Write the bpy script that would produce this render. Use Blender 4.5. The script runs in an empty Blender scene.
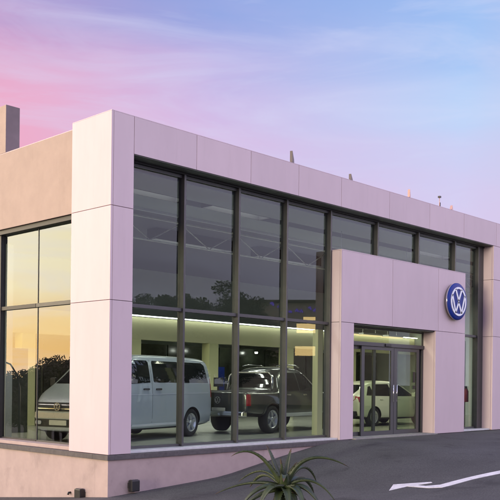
import bpy, bmesh, math, random
from mathutils import Vector, Matrix
from mathutils.bvhtree import BVHTree
random.seed(7)
SC = bpy.context.scene
COL = SC.collection
PI = math.pi
R = math.radians

# ------------------------------------------------------------------ camera
cam = bpy.data.cameras.new('camera')
cam.sensor_width = 36.0
cam.lens = 851.7 / 500 * 36
cam.shift_x = 0.0
cam.shift_y = 0.266
cam.clip_start = 0.1
cam.clip_end = 3000
camo = bpy.data.objects.new('camera', cam)
COL.objects.link(camo)
camo.matrix_world = (Matrix.Translation((-9.518, -12.747, 1.36)) @ Matrix.Rotation(R(-46.158), 4, 'Z')
                     @ Matrix.Rotation(R(90), 4, 'X') @ Matrix.Rotation(R(0.628), 4, 'Z'))
SC.camera = camo

# ------------------------------------------------------------------ node helpers
def s2l(c):
    return c / 12.92 if c <= 0.04045 else ((c + 0.055) / 1.055) ** 2.4
def rgb(r, g, b):
    return (s2l(r / 255), s2l(g / 255), s2l(b / 255), 1)
def N(nt, kind, **kw):
    n = nt.nodes.new(kind)
    for k, v in kw.items():
        setattr(n, k, v)
    return n
def ramp(nt, stops, interp='LINEAR'):
    n = nt.nodes.new('ShaderNodeValToRGB')
    cr = n.color_ramp
    cr.interpolation = interp
    while len(cr.elements) < len(stops):
        cr.elements.new(0.5)
    for e, (p, c) in zip(cr.elements, stops):
        e.position = p
        e.color = c
    return n
def mixc(nt, blend='MIX'):
    n = nt.nodes.new('ShaderNodeMix')
    n.data_type = 'RGBA'
    n.blend_type = blend
    n.clamp_factor = True
    return n          # inputs 0 factor, 6 A, 7 B ; output 2
def math_n(nt, op, a=None, b=None):
    n = nt.nodes.new('ShaderNodeMath')
    n.operation = op
    for i, v in ((0, a), (1, b)):
        if v is None:
            continue
        if isinstance(v, (int, float)):
            n.inputs[i].default_value = v
        else:
            nt.links.new(v, n.inputs[i])
    return n

# ------------------------------------------------------------------ world: dusk sky
SUN_AZ = 318.0                      # bearing of the sunset, degrees from +Y towards +X
w = bpy.data.worlds.new('World')
SC.world = w
w.use_nodes = True
nt = w.node_tree
nt.nodes.clear()
L = nt.links.new
out = N(nt, 'ShaderNodeOutputWorld')
tc = N(nt, 'ShaderNodeTexCoord')
sep = N(nt, 'ShaderNodeSeparateXYZ')
L(tc.outputs['Generated'], sep.inputs[0])
dot = N(nt, 'ShaderNodeVectorMath', operation='DOT_PRODUCT')
L(tc.outputs['Generated'], dot.inputs[0])
dot.inputs[1].default_value = (math.sin(R(SUN_AZ)), math.cos(R(SUN_AZ)), 0)
# large soft cloud streaks shift the bands a little
mp = N(nt, 'ShaderNodeMapping')
mp.inputs['Rotation'].default_value = (0.0, 0.55, 0.4)
mp.inputs['Scale'].default_value = (1.6, 1.6, 9.0)
L(tc.outputs['Generated'], mp.inputs[0])
nz = N(nt, 'ShaderNodeTexNoise')
nz.inputs['Scale'].default_value = 1.5
nz.inputs['Detail'].default_value = 6
nz.inputs['Roughness'].default_value = 0.55
nz.inputs['Distortion'].default_value = 0.4
L(mp.outputs[0], nz.inputs[0])
nshift = math_n(nt, 'MULTIPLY_ADD', nz.outputs[0], 0.10)
nshift.inputs[2].default_value = -0.05
z = math_n(nt, 'ADD', sep.outputs[2], nshift.outputs[0]).outputs[0]
sN = math_n(nt, 'MULTIPLY_ADD', dot.outputs['Value'], 0.5)
sN.inputs[2].default_value = 0.5
sv = sN.outputs[0]
def P_(s):
    return (s + 1) / 2
b0 = ramp(nt, [(P_(-1), rgb(184, 188, 204)), (P_(-.3), rgb(206, 188, 208)), (P_(.1), rgb(226, 178, 190)), (P_(.5), rgb(240, 170, 140)), (P_(.85), rgb(230, 188, 128)), (P_(1), rgb(234, 190, 122))])
b1 = ramp(nt, [(P_(-1), rgb(186, 184, 208)), (P_(-.5), rgb(206, 186, 210)), (P_(-.2), rgb(214, 202, 238)), (P_(.07), rgb(222, 188, 224)), (P_(.35), rgb(244, 160, 182)), (P_(.75), rgb(244, 226, 180)), (P_(1), rgb(246, 236, 196))])
b2 = ramp(nt, [(P_(-1), rgb(214, 182, 208)), (P_(-.5), rgb(212, 186, 216)), (P_(-.2), rgb(188, 212, 248)), (P_(.07), rgb(208, 188, 230)), (P_(.34), rgb(240, 170, 198)), (P_(.62), rgb(190, 156, 158)), (P_(1), rgb(160, 140, 132))])
b3 = ramp(nt, [(P_(-1), rgb(182, 172, 204)), (P_(-.5), rgb(180, 176, 210)), (P_(-.2), rgb(142, 182, 240)), (P_(.07), rgb(138, 164, 225)), (P_(.32), rgb(165, 146, 202)), (P_(.7), rgb(196, 176, 190)), (P_(1), rgb(206, 186, 186))])
for b in (b0, b1, b2, b3):
    L(sv, b.inputs[0])
def band(a, b, lo, hi):
    mr = N(nt, 'ShaderNodeMapRange', interpolation_type='SMOOTHSTEP')
    L(z, mr.inputs[0])
    mr.inputs[1].default_value = lo
    mr.inputs[2].default_value = hi
    m = mixc(nt)
    L(mr.outputs[0], m.inputs[0])
    L(a, m.inputs[6])
    L(b, m.inputs[7])
    return m.outputs[2]
c = band(b0.outputs[0], b1.outputs[0], 0.03, 0.13)
c = band(c, b2.outputs[0], 0.19, 0.31)
c = band(c, b3.outputs[0], 0.29, 0.44)
# thin wisps
mp2 = N(nt, 'ShaderNodeMapping')
mp2.inputs['Rotation'].default_value = (-0.20, -0.38, 0.0)
mp2.inputs['Scale'].default_value = (2.0, 2.0, 11.0)
L(tc.outputs['Generated'], mp2.inputs[0])
nz2 = N(nt, 'ShaderNodeTexNoise')
nz2.inputs['Scale'].default_value = 2.2
nz2.inputs['Detail'].default_value = 8
nz2.inputs['Roughness'].default_value = 0.6
nz2.inputs['Distortion'].default_value = 0.7
L(mp2.outputs[0], nz2.inputs[0])
wr = ramp(nt, [(0.46, (0, 0, 0, 1)), (0.76, (0.48, 0.48, 0.48, 1))])
L(nz2.outputs[0], wr.inputs[0])
wm = mixc(nt)
L(wr.outputs[0], wm.inputs[0])
L(c, wm.inputs[6])
wm.inputs[7].default_value = rgb(214, 218, 246)
# brightness of each bearing: the sunset glow, and the open sky behind the camera
gain = ramp(nt, [(P_(-1), (0.49,) * 3 + (1,)), (P_(-.55), (0.44,) * 3 + (1,)), (P_(-.25), (0.1613,) * 3 + (1,)), (P_(.45), (0.1613,) * 3 + (1,)), (P_(.75), (1.0,) * 3 + (1,)), (P_(1), (1.0,) * 3 + (1,))], 'EASE')
L(sv, gain.inputs[0])
vm = N(nt, 'ShaderNodeVectorMath', operation='SCALE')
L(wm.outputs[2], vm.inputs[0])
g4 = math_n(nt, 'MULTIPLY', gain.outputs[0], 6.2)
L(g4.outputs[0], vm.inputs['Scale'])
bg = N(nt, 'ShaderNodeBackground')
L(vm.outputs[0], bg.inputs[0])
bg.inputs[1].default_value = 1.0
sky = N(nt, 'ShaderNodeTexSky', sky_type='NISHITA')
sky.sun_disc = False
sky.sun_elevation = R(5)
sky.sun_rotation = R(SUN_AZ)
bg2 = N(nt, 'ShaderNodeBackground')
L(sky.outputs[0], bg2.inputs[0])
bg2.inputs[1].default_value = 0.0
bg2.inputs[1].default_value = 0.01
ad = N(nt, 'ShaderNodeAddShader')
L(bg.outputs[0], ad.inputs[0])
L(bg2.outputs[0], ad.inputs[1])
L(ad.outputs[0], out.inputs[0])

# ------------------------------------------------------------------ sun (soft, already in the haze of dusk)
sl = bpy.data.lights.new('sun', 'SUN')
sl.energy = 2.0
sl.angle = R(14)
sl.color = (1.0, 0.90, 0.64)
so = bpy.data.objects.new('sun', sl)
COL.objects.link(so)
sd = Vector((math.sin(R(262)) * math.cos(R(7)), math.cos(R(262)) * math.cos(R(7)), math.sin(R(7))))
so.rotation_euler = sd.to_track_quat('Z', 'Y').to_euler()

SC.view_settings.view_transform = 'Standard'
SC.view_settings.look = 'None'
SC.view_settings.exposure = 0.0
SC.view_settings.gamma = 1.0
SC.view_settings.use_curve_mapping = False
SC.render.engine = 'CYCLES'
SC.cycles.use_denoising = True
SC.cycles.max_bounces = 10
SC.cycles.transparent_max_bounces = 24
SC.cycles.sample_clamp_indirect = 6
SC.cycles.caustics_reflective = False
SC.cycles.caustics_refractive = False

# ------------------------------------------------------------------ materials
def mat(name, col, rough=0.6, metal=0.0, spec=0.5, noise=0.0, nscale=8.0, bump=0.0, bscale=60.0, coat=0.0, col2=None, stretch=None):
    m = bpy.data.materials.new(name)
    m.use_nodes = True
    nt = m.node_tree
    p = nt.nodes['Principled BSDF']
    p.inputs['Base Color'].default_value = (*col, 1)
    p.inputs['Roughness'].default_value = rough
    p.inputs['Metallic'].default_value = metal
    p.inputs['Specular IOR Level'].default_value = spec
    p.inputs['Coat Weight'].default_value = coat
    tc = nt.nodes.new('ShaderNodeTexCoord')
    src = tc.outputs['Object']
    if stretch:
        mpn = nt.nodes.new('ShaderNodeMapping')
        mpn.inputs['Scale'].default_value = stretch
        nt.links.new(src, mpn.inputs[0])
        src = mpn.outputs[0]
    if noise:
        n = nt.nodes.new('ShaderNodeTexNoise')
        n.inputs['Scale'].default_value = nscale
        n.inputs['Detail'].default_value = 7
        n.inputs['Roughness'].default_value = 0.62
        nt.links.new(src, n.inputs[0])
        c2 = col2 or tuple(max(0, x * (1 - noise)) for x in col)
        c1 = col if col2 else tuple(x * (1 + noise * .6) for x in col)
        r = ramp(nt, [(0.32, (*c2, 1)), (0.68, (*c1, 1))])
        nt.links.new(n.outputs[0], r.inputs[0])
        nt.links.new(r.outputs[0], p.inputs['Base Color'])
    if bump:
        n2 = nt.nodes.new('ShaderNodeTexNoise')
        n2.inputs['Scale'].default_value = bscale
        n2.inputs['Detail'].default_value = 5
        nt.links.new(tc.outputs['Object'], n2.inputs[0])
        b = nt.nodes.new('ShaderNodeBump')
        b.inputs['Strength'].default_value = bump
        b.inputs['Distance'].default_value = 0.01
        nt.links.new(n2.outputs[0], b.inputs['Height'])
        nt.links.new(b.outputs[0], p.inputs['Normal'])
    return m
def emit(name, col, strength):
    m = bpy.data.materials.new(name)
    m.use_nodes = True
    nt = m.node_tree
    nt.nodes.clear()
    o = nt.nodes.new('ShaderNodeOutputMaterial')
    e = nt.nodes.new('ShaderNodeEmission')
    e.inputs[0].default_value = (*col, 1)
    e.inputs[1].default_value = strength
    nt.links.new(e.outputs[0], o.inputs[0])
    return m
def glass(name, tint, ior, wav=0.0):
    m = bpy.data.materials.new(name)
    m.use_nodes = True
    nt = m.node_tree
    nt.nodes.clear()
    o = nt.nodes.new('ShaderNodeOutputMaterial')
    t = nt.nodes.new('ShaderNodeBsdfTransparent')
    t.inputs[0].default_value = (*tint, 1)
    g = nt.nodes.new('ShaderNodeBsdfGlossy')
    g.inputs['Roughness'].default_value = 0.0
    f = nt.nodes.new('ShaderNodeFresnel')
    f.inputs[0].default_value = ior
    ge = nt.nodes.new('ShaderNodeNewGeometry')
    inv = math_n(nt, 'SUBTRACT', 1.0, ge.outputs['Backfacing'])
    mu = math_n(nt, 'MULTIPLY', f.outputs[0], inv.outputs[0])
    mx = nt.nodes.new('ShaderNodeMixShader')
    nt.links.new(mu.outputs[0], mx.inputs[0])
    nt.links.new(t.outputs[0], mx.inputs[1])
    nt.links.new(g.outputs[0], mx.inputs[2])
    nt.links.new(mx.outputs[0], o.inputs[0])
    if wav:
        tc = nt.nodes.new('ShaderNodeTexCoord')
        n2 = nt.nodes.new('ShaderNodeTexNoise')
        n2.inputs['Scale'].default_value = 0.9
        n2.inputs['Detail'].default_value = 1
        nt.links.new(tc.outputs['Object'], n2.inputs[0])
        b = nt.nodes.new('ShaderNodeBump')
        b.inputs['Strength'].default_value = 1.0
        b.inputs['Distance'].default_value = wav
        nt.links.new(n2.outputs[0], b.inputs['Height'])
        nt.links.new(b.outputs[0], g.inputs['Normal'])
    return m

M = {}
M['frame'] = mat('frame_paint', (.66, .535, .558), .5, noise=.05, nscale=1.3, bump=.05, bscale=120, stretch=(1, 1, .35))
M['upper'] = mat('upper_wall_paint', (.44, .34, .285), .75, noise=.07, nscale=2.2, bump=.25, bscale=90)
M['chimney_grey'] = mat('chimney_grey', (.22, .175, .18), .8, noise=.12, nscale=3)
M['plinth'] = mat('plinth_paint', (.44, .345, .325), .8, noise=.10, nscale=2.5, bump=.3, bscale=110)
M['backing'] = mat('joint_backing', (.05, .045, .05), .8)
M['soffit'] = mat('soffit', (.13, .14, .125), .6, noise=.1)
M['sill'] = mat('sill_stone', (.10, .09, .09), .7, noise=.25, nscale=14, bump=.3)
M['rail'] = mat('rail_aluminium', (.66, .67, .66), .4, metal=.3, noise=.1, nscale=10)
M['mullion'] = mat('mullion_aluminium', (.088, .088, .088), .42, metal=.35, noise=.1, nscale=5)
M['dark'] = mat('dark_aluminium', (.028, .026, .03), .45)
M['doorframe'] = mat('door_frame_grey', (.088, .088, .09), .4, metal=.3)
M['glass'] = glass('showroom_glass', (.80, .85, .87), 1.60)
M['glass_side'] = glass('side_glass', (.80, .82, .78), 2.2)
M['glass_door'] = glass('door_glass', (.82, .86, .80), 1.45)
M['floor'] = mat('showroom_tile', (.42, .42, .36), .22, noise=.12, nscale=.7)
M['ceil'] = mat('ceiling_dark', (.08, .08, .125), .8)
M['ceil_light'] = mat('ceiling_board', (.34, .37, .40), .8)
M['steel_white'] = mat('white_steel', (.72, .73, .75), .5)
M['iwall'] = mat('interior_wall', (.52, .56, .54), .75, noise=.06, nscale=.8)
M['bulk'] = mat('bulkhead_paint', (.70, .68, .43), .7, noise=.05, nscale=.8)
M['iyellow'] = mat('interior_column_paint', (.66, .66, .38), .7)
M['idark'] = mat('office_glass_dark', (.035, .04, .03), .2, noise=.5, nscale=1.6)
M['ipanel'] = mat('interior_panel', (.06, .07, .06), .35, noise=.3, nscale=2)
M['strip'] = emit('light_strip_glow', (1, .98, .80), 7.0)
M['fill_glow'] = emit('added_fill_glow', (1, .95, .66), 20.0)
M['warm_panel'] = emit('warm_panel_glow', (1, .80, .42), 1.3)
M['fill_and_spot_glow'] = emit('fill_and_spot_glow', (1, .98, .80), 60.0)
M['baffle'] = mat('black_baffle', (.012, .012, .013), 1.0, spec=0)
M['asphalt'] = mat('asphalt', (.068, .068, .066), .82, noise=.28, nscale=.55, bump=.6, bscale=160)
M['concrete'] = mat('threshold_concrete', (.30, .29, .26), .85, noise=.2, nscale=9, bump=.4)
M['roadpaint'] = mat('road_paint', (.82, .80, .80), .7, noise=.22, nscale=6, col2=(.62, .61, .61))
M['black'] = mat('black_housing', (.02, .02, .022), .4, noise=.2, nscale=20)
M['lens'] = mat('lamp_lens', (.12, .12, .13), .12)
M['van'] = mat('van_paint', (.43, .475, .50), .32, metal=.25, coat=.8)
M['vanlow'] = mat('van_bumper_trim', (.60, .55, .48), .35, metal=.2, coat=.3)
M['pickup'] = mat('pickup_paint', (.040, .046, .040), .28, metal=.45, coat=.9)
M['carwhite'] = mat('car_white_paint', (.74, .75, .66), .3, coat=.8)
M['cglass'] = mat('car_glass', (.012, .014, .014), .04, spec=.7)
M['blacktrim'] = mat('black_trim', (.014, .014, .015), .55)
M['tyre'] = mat('tyre_rubber', (.012, .012, .013), .8)
M['rim'] = mat('alloy_rim', (.55, .56, .58), .3, metal=.7)
M['chrome'] = mat('chrome', (.78, .78, .78), .14, metal=1)
M['tail'] = mat('tail_lamp_red', (.30, .008, .012), .15, coat=.6)
M['headlamp'] = mat('headlamp_lens', (.55, .57, .58), .08, coat=1)
M['plate'] = mat('plate_white', (.62, .62, .52), .5)
M['blue'] = mat('emblem_blue', (.008, .03, .25), .5, spec=.3)
M['silver'] = mat('emblem_silver', (.66, .68, .74), .3, metal=.35)
M['aloe'] = mat('aloe_skin', (.058, .078, .030), .45, noise=.45, nscale=9, col2=(.022, .036, .014))
M['aloedry'] = mat('aloe_dry', (.085, .06, .038), .8, noise=.3, nscale=9)
M['red'] = mat('extinguisher_red', (.42, .02, .025), .3)
M['bark'] = mat('bark', (.075, .055, .04), .9, noise=.3, nscale=8)
M['leaf'] = mat('leaf', (.038, .055, .024), .7, noise=.4, nscale=2)
M['leafbrown'] = mat('leaf_brown', (.12, .09, .055), .7, noise=.4, nscale=2)
M['floodskin'] = mat('floodlight_skin', (.09, .07, .07), .5)
M['floodglint'] = mat('floodlight_glint', (.56, .34, .27), .5)  # sun glint on the peach parapet lights put into the base colour
M['brick'] = mat('far_wall', (.26, .26, .25), .85, noise=.15, nscale=2)
M['violet'] = mat('violet_sticker', (.10, .06, .45), .5)

# ------------------------------------------------------------------ mesh helpers
class MB:
    def __init__(self):
        self.bm = bmesh.new()
    def box(self, x0, x1, y0, y1, z0, z1, bev=0.0, mi=0):
        bm = self.bm
        vs = [bm.verts.new((x, y, zz)) for x in (x0, x1) for y in (y0, y1) for zz in (z0, z1)]
        q = [(0, 1, 3, 2), (4, 6, 7, 5), (0, 4, 5, 1), (2, 3, 7, 6), (0, 2, 6, 4), (1, 5, 7, 3)]
        fs = [bm.faces.new([vs[i] for i in f]) for f in q]
        for f in fs:
            f.material_index = mi
        if bev:
            es = {e for f in fs for e in f.edges}
            r = bmesh.ops.bevel(bm, geom=list(es), offset=bev, segments=2, affect='EDGES', profile=.6)
            for f in r['faces']:
                f.material_index = mi
        return self
    def tube(self, pts, rad, n=8, mi=0):
        bm = self.bm
        pts = [Vector(p) for p in pts]
        rs = rad if isinstance(rad, (list, tuple)) else [rad] * len(pts)
        rings = []
        for i, p in enumerate(pts):
            t = (pts[min(i + 1, len(pts) - 1)] - pts[max(i - 1, 0)]).normalized()
            u = t.cross(Vector((0, 0, 1)))
            if u.length < .05:
                u = t.cross(Vector((1, 0, 0)))
            u.normalize()
            v = t.cross(u)
            rings.append([bm.verts.new(p + (u * math.cos(a) + v * math.sin(a)) * rs[i]) for a in [2 * PI * k / n for k in range(n)]])
        for a, b in zip(rings, rings[1:]):
            for k in range(n):
                f = bm.faces.new((a[k], a[(k + 1) % n], b[(k + 1) % n], b[k]))
                f.smooth = True
                f.material_index = mi
        for rg, fl in ((rings[0], False), (rings[-1], True)):
            f = bm.faces.new(rg if fl else rg[::-1])
            f.material_index = mi
        return self
    def lathe(self, prof, n=28, axis='y', at=(0, 0, 0), mi=0):
        """prof: list of (axial, radius)."""
        bm = self.bm
        rings = []
        for a, r in prof:
            rg = []
            for k in range(n):
                t = 2 * PI * k / n
                c, s = r * math.cos(t), r * math.sin(t)
                p = {'y': (c, a, s), 'z': (c, s, a), 'x': (a, c, s)}[axis]
                rg.append(bm.verts.new(Vector(p) + Vector(at)))
            rings.append(rg)
        for a, b in zip(rings, rings[1:]):
            for k in range(n):
                f = bm.faces.new((a[k], a[(k + 1) % n], b[(k + 1) % n], b[k]))
                f.smooth = True
                f.material_index = mi
        for rg in (rings[0], rings[-1]):
            f = bm.faces.new(rg)
            f.material_index = mi
        return self
    def prism(self, poly, axis, a0, a1, mi=0):
        """2-D outline pushed along an axis. axis 'y': poly is (x,z); 'x': (y,z); 'z': (x,y)."""
        bm = self.bm
        def pt(p, a):
            return {'y': (p[0], a, p[1]), 'x': (a, p[0], p[1]), 'z': (p[0], p[1], a)}[axis]
        A = [bm.verts.new(pt(p, a0)) for p in poly]
        B = [bm.verts.new(pt(p, a1)) for p in poly]
        n = len(poly)
        fs = [bm.faces.new(A), bm.faces.new(B[::-1])]
        for i in range(n):
            fs.append(bm.faces.new((A[i], A[(i + 1) % n], B[(i + 1) % n], B[i])))
        for f in fs:
            f.material_index = mi
        return self
    def build(self, name, m, parent=None, recalc=True):
        bm = self.bm
        if recalc:
            bmesh.ops.recalc_face_normals(bm, faces=bm.faces)
        me = bpy.data.meshes.new(name)
        bm.to_mesh(me)
        bm.free()
        for x in (m if isinstance(m, (list, tuple)) else [m]):
            me.materials.append(x)
        o = bpy.data.objects.new(name, me)
        COL.objects.link(o)
        if parent:
            o.parent = parent
        return o

def tag(o, label=None, cat=None, group=None, kind=None):
    if label: o['label'] = label
    if cat: o['category'] = cat
    if group: o['group'] = group
    if kind: o['kind'] = kind
    return o
def empty(name, loc=(0, 0, 0), rz=0.0, label=None, cat=None, group=None):
    o = bpy.data.objects.new(name, None)
    COL.objects.link(o)
    o.location = loc
    o.rotation_euler = (0, 0, rz)
    o.empty_display_size = .3
    return tag(o, label, cat, group)
def kids(o):
    return [c for c in bpy.data.objects if c.parent == o]
def copy_tree(o, parent=None):
    c = o.copy()
    COL.objects.link(c)
    if parent:
        c.parent = parent
    for ch in kids(o):
        copy_tree(ch, c)
    return c

# ------------------------------------------------------------------ ground
def smooth(t):
    t = max(0.0, min(1.0, t))
    return t * t * (3 - 2 * t)
PROF = [(-60, -1.15), (-12, -1.0), (0, -.775), (1.25, -.70), (2.9, -.60), (4.7, -.29), (6.35, -.045), (7.1, -.008), (400, -.008)]
def prof(x):
    for (xa, za), (xb, zb) in zip(PROF, PROF[1:]):
        if x <= xb:
            t = max(0, (x - xa) / (xb - xa))
            return za + (zb - za) * t
    return PROF[-1][1]
def ground_z(x, y):
    p = (prof(x - .25) + prof(x + .25) + prof(x)) / 3
    if y <= 0:
        return p + (-.25 - p) * smooth(-y / 11.0)
    if x < 0:
        return p - min(.1 * y, 1.2)
    return p
def axis_vals(lo, hi, near_lo, near_hi, step, extra):
    v = []
    t = near_lo
    while t <= near_hi + 1e-6:
        v.append(t)
        t += step
    d, t = step, near_hi
    while t < hi:
        d *= 1.6
        t += d
        v.append(t)
    d, t = step, near_lo
    while t > lo:
        d *= 1.6
        t -= d
        v.append(t)
    return sorted(set(v + extra))
xs = [x for x in axis_vals(-700, 900, -12, 18, .4, []) if not (-.15 < x < .45)] + [-.02, .2]
ys = [y for y in axis_vals(-700, 900, -14, 8, .4, []) if not (-.15 < y < .45)] + [-.02, .2]
xs.sort(); ys.sort()
bm = bmesh.new()
grid = []
for x in xs:
    row = []
    for y in ys:
        inside = x > .1 and y > .1
        zz = ground_z(x, y) if not inside else -1.2
        row.append(bm.verts.new((x, y, zz)))
    grid.append(row)
for i in range(len(xs) - 1):
    for j in range(len(ys) - 1):
        f = bm.faces.new((grid[i][j], grid[i + 1][j], grid[i + 1][j + 1], grid[i][j + 1]))
        f.smooth = False
mb = MB(); mb.bm.free(); mb.bm = bm
g = mb.build('ground', M['asphalt'])
tag(g, kind='structure')
# asphalt shader: aggregate speckle, worn patches
nt = M['asphalt'].node_tree
p = nt.nodes['Principled BSDF']
tcn = nt.nodes.new('ShaderNodeTexCoord')
sp = nt.nodes.new('ShaderNodeTexNoise'); sp.inputs['Scale'].default_value = 38; sp.inputs['Detail'].default_value = 3
nt.links.new(tcn.outputs['Object'], sp.inputs[0])
sr = ramp(nt, [(.3, (.6, .6, .6, 1)), (.72, (1.5, 1.5, 1.5, 1))])
nt.links.new(sp.outputs[0], sr.inputs[0])
mu = mixc(nt, 'MULTIPLY'); mu.inputs[0].default_value = 1
old = p.inputs['Base Color'].links[0].from_socket
nt.links.new(old, mu.inputs[6]); nt.links.new(sr.outputs[0], mu.inputs[7]); nt.links.new(mu.outputs[2], p.inputs['Base Color'])

# ------------------------------------------------------------------ the building
B = empty('showroom_building', (0, 0, 0), label='two storey car showroom with pale pink frame, tall glazing and blue entrance emblem', cat='building')
H, HF, J1, J2, GY = 6.369, 5.658, 4.62, 2.872, 0.404
X1, XR, XE = .531, 14.49, 26.0
PL, PR_, PO0, PO1 = 6.925, 12.82, 7.445, 11.22
WL = 1.263
GAP = .0048
def panels(name, rects, plane, m, back=.03, depth=.05, parent=B):
    """cladding panels standing in front of a dark backing; rects are (a0,a1,z0,z1) in the wall's own plane."""
    mb = MB()
    for a0, a1, z0, z1 in rects:
        mb2 = (a0 + GAP, a1 - GAP, z0 + GAP, z1 - GAP)
        if plane == 'y':
            mb.box(mb2[0], mb2[1], 0, depth, mb2[2], mb2[3], .004)
        else:
            mb.box(0, depth, mb2[0], mb2[1], mb2[2], mb2[3], .004)
    return mb.build(name, m, parent)
# front frame: corner pier, fascia, right pier and wall beyond
fj = [X1, 2.13, 3.715, 5.30, 6.89, 8.92, 10.85, 12.70, 14.65]
fr = [(0 + .052, X1, J1, H), (0 + .052, X1, J2, J1), (0 + .052, X1, 0, J2)]
fr += [(a, b, HF, H) for a, b in zip(fj, fj[1:])]
fr += [(XR, 16.2, J1 + .0, HF), (XR, 16.2, J2, J1), (XR, 16.2, .0, J2)]
fr += [(14.65, 16.2, HF, H)]
for a, b in ((16.2, 18.4), (18.4, 20.6), (20.6, 22.8), (22.8, XE)):
    fr += [(a, b, HF, H), (a, b, J1, HF), (a, b, J2, J1), (a, b, 0, J2)]
panels('front_cladding', fr, 'y', M['frame'])
# left face of the corner pier, one panel deep enough to make the arris
mbL = MB()
for z0, z1 in ((J1, H), (J2, J1), (0, J2)):
    mbL.box(0, .05, 0 + .0, WL - GAP, z0 + GAP, z1 - GAP, .004)
mbL.build('side_cladding', M['frame'], B)
# jamb of the right pier, facing the sunset
mb = MB()
for z0, z1 in ((J1, HF), (J2, J1), (0, J2)):
    mb.box(XR - .012, XR + .03, .054, GY - .02, z0 + GAP, z1 - GAP, .003)
mb.build('jamb_cladding', M['frame'], B)
# dark backing cores (joints read through to these)
mb = MB()
mb.box(.052, X1 - .012, .054, .398, 0, H - .02)
mb.box(.052, .45, .40, WL - .01, 0, H - .02)
mb.box(X1 - .01, XR + .01, .054, .50, HF + .02, H - .02)
mb.box(XR + .032, XE, .054, .50, 0, H - .02)
mb.build('frame_core', M['backing'], B)
# coping + roof
mb = MB()
mb.box(.006, XE, .006, .42, H, H + .012)
mb.box(.006, .44, .422, WL, H, H + .012)
mb.box(.256, .60, WL + .002, 16, H, H + .012)
mb.build('parapet_coping', M['frame'], B)
MB().box(.5, XE, .52, 16, 6.0, 6.1).build('roof_slab', M['soffit'], B)
MB().box(X1 - .004, XR - .016, .02, .52, HF - .012, HF + .016).build('soffit', M['soffit'], B)
# upper side wall in its own beige paint, set back from the pier
MB().box(.25, .58, WL + .002, 16, 4.70, H - .002).build('upper_side_wall', M['upper'], B)
MB().box(.30, .56, WL + .002, 16, 4.60, 4.697).build('side_head_beam', M['dark'], B)
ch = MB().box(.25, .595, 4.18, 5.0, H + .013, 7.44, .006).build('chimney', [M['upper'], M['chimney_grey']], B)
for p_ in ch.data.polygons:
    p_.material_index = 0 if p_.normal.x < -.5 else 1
# plinth
mb = MB()
mb.box(0, XE, 0, .40, -1.6, -.10)
mb.box(0, .40, .402, 16, -2.4, -.10)
mb.build('plinth', M['plinth'], B)
mb = MB()
mb.box(-.035, PL + .3, -.035, .44, -.098, -.004, .006)
mb.box(-.035, .44, .442, 16, -.098, -.004, .006)
mb.build('sill', M['sill'], B)
for a, b in ((X1 + .003, PL - .01), (PR_ + .004, XR - .02)):
    MB().box(a, b, .06, .46, 0, .05, .006).build('front_ledge', M['rail'], B)
MB().box(.10, .50, WL + .004, 15.9, 0, .07, .006).build('side_ledge', M['plinth'], B)
# floor, ceilings, interior walls
MB().box(.45, XE - .1, .47, 14, -.10, -.003).build('showroom_floor', M['floor'], B)
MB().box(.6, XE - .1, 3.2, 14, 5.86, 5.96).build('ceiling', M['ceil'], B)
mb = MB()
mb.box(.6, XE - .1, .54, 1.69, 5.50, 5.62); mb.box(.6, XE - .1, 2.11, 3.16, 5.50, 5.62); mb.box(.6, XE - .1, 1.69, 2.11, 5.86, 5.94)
mb.build('dropped_ceiling', M['ceil_light'], B)
mb = MB(); mb.box(.6, XE - .1, 3.162, 3.20, 5.44, 5.96); mb.build('ceiling_edge', M['steel_white'], B)
MB().box(.6, XE - .1, 14, 14.2, -.1, 5.96).build('back_wall', M['iwall'], B)
MB().box(XE - .3, XE - .1, .55, 14, -.1, 5.96).build('end_wall', M['iwall'], B)
MB().box(.62, XE - .4, 10, 10.2, 2.80, 3.56).build('bulkhead', M['bulk'], B)
MB().box(.62, XE - .4, 10.2, 13.9, 3.40, 3.52).build('mezzanine_deck', M['iwall'], B)
MB().box(6.8, XE - .4, 9.84, 9.90, 3.575, 3.61).build('light_strip', M['strip'], B)
mb = MB()
for k in range(9):
    x = .9 + k * 2.75
    mb.box(x, x + 2.65, 12.2, 12.26, 0, 2.79)
mb.build('office_partition', M['idark'], B)
for x in (4.2, 8.3, 11.95, 16.2, 20.4):
    MB().box(x, x + .46, 9.95, 10.35, 0, 2.795).build('interior_column', M['iyellow'], B)
def pendant_or_fill(x0, x1, y, zp, m, top):
    f = MB().box(x0, x1, y, y + .34, zp, zp + .04).build('pendant_or_fill_light', m, B)
    m2 = MB().box(x0 - .01, x1 + .01, y - .02, y + .36, zp + .042, zp + .10)
    for cx in (x0 + .2, x1 - .2):
        m2.tube([(cx, y + .17, zp + .10), (cx, y + .17, top)], .008, 6)
    m2.build('pendant_or_fill_housing', M['steel_white'], f)
pendant_or_fill(8.6, 10.4, 1.3, 3.9, M['fill_glow'], 5.5)  # unseen fill panels, this and the next, added to light the parked car
pendant_or_fill(10.7, 12.6, 1.6, 3.9, M['fill_glow'], 5.5)
for x0, x1 in ((14.9, 15.7), (16.0, 17.2), (17.6, 18.6)):
    pendant_or_fill(x0, x1, 6.0, 3.16, M['warm_panel'], 5.86)
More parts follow.
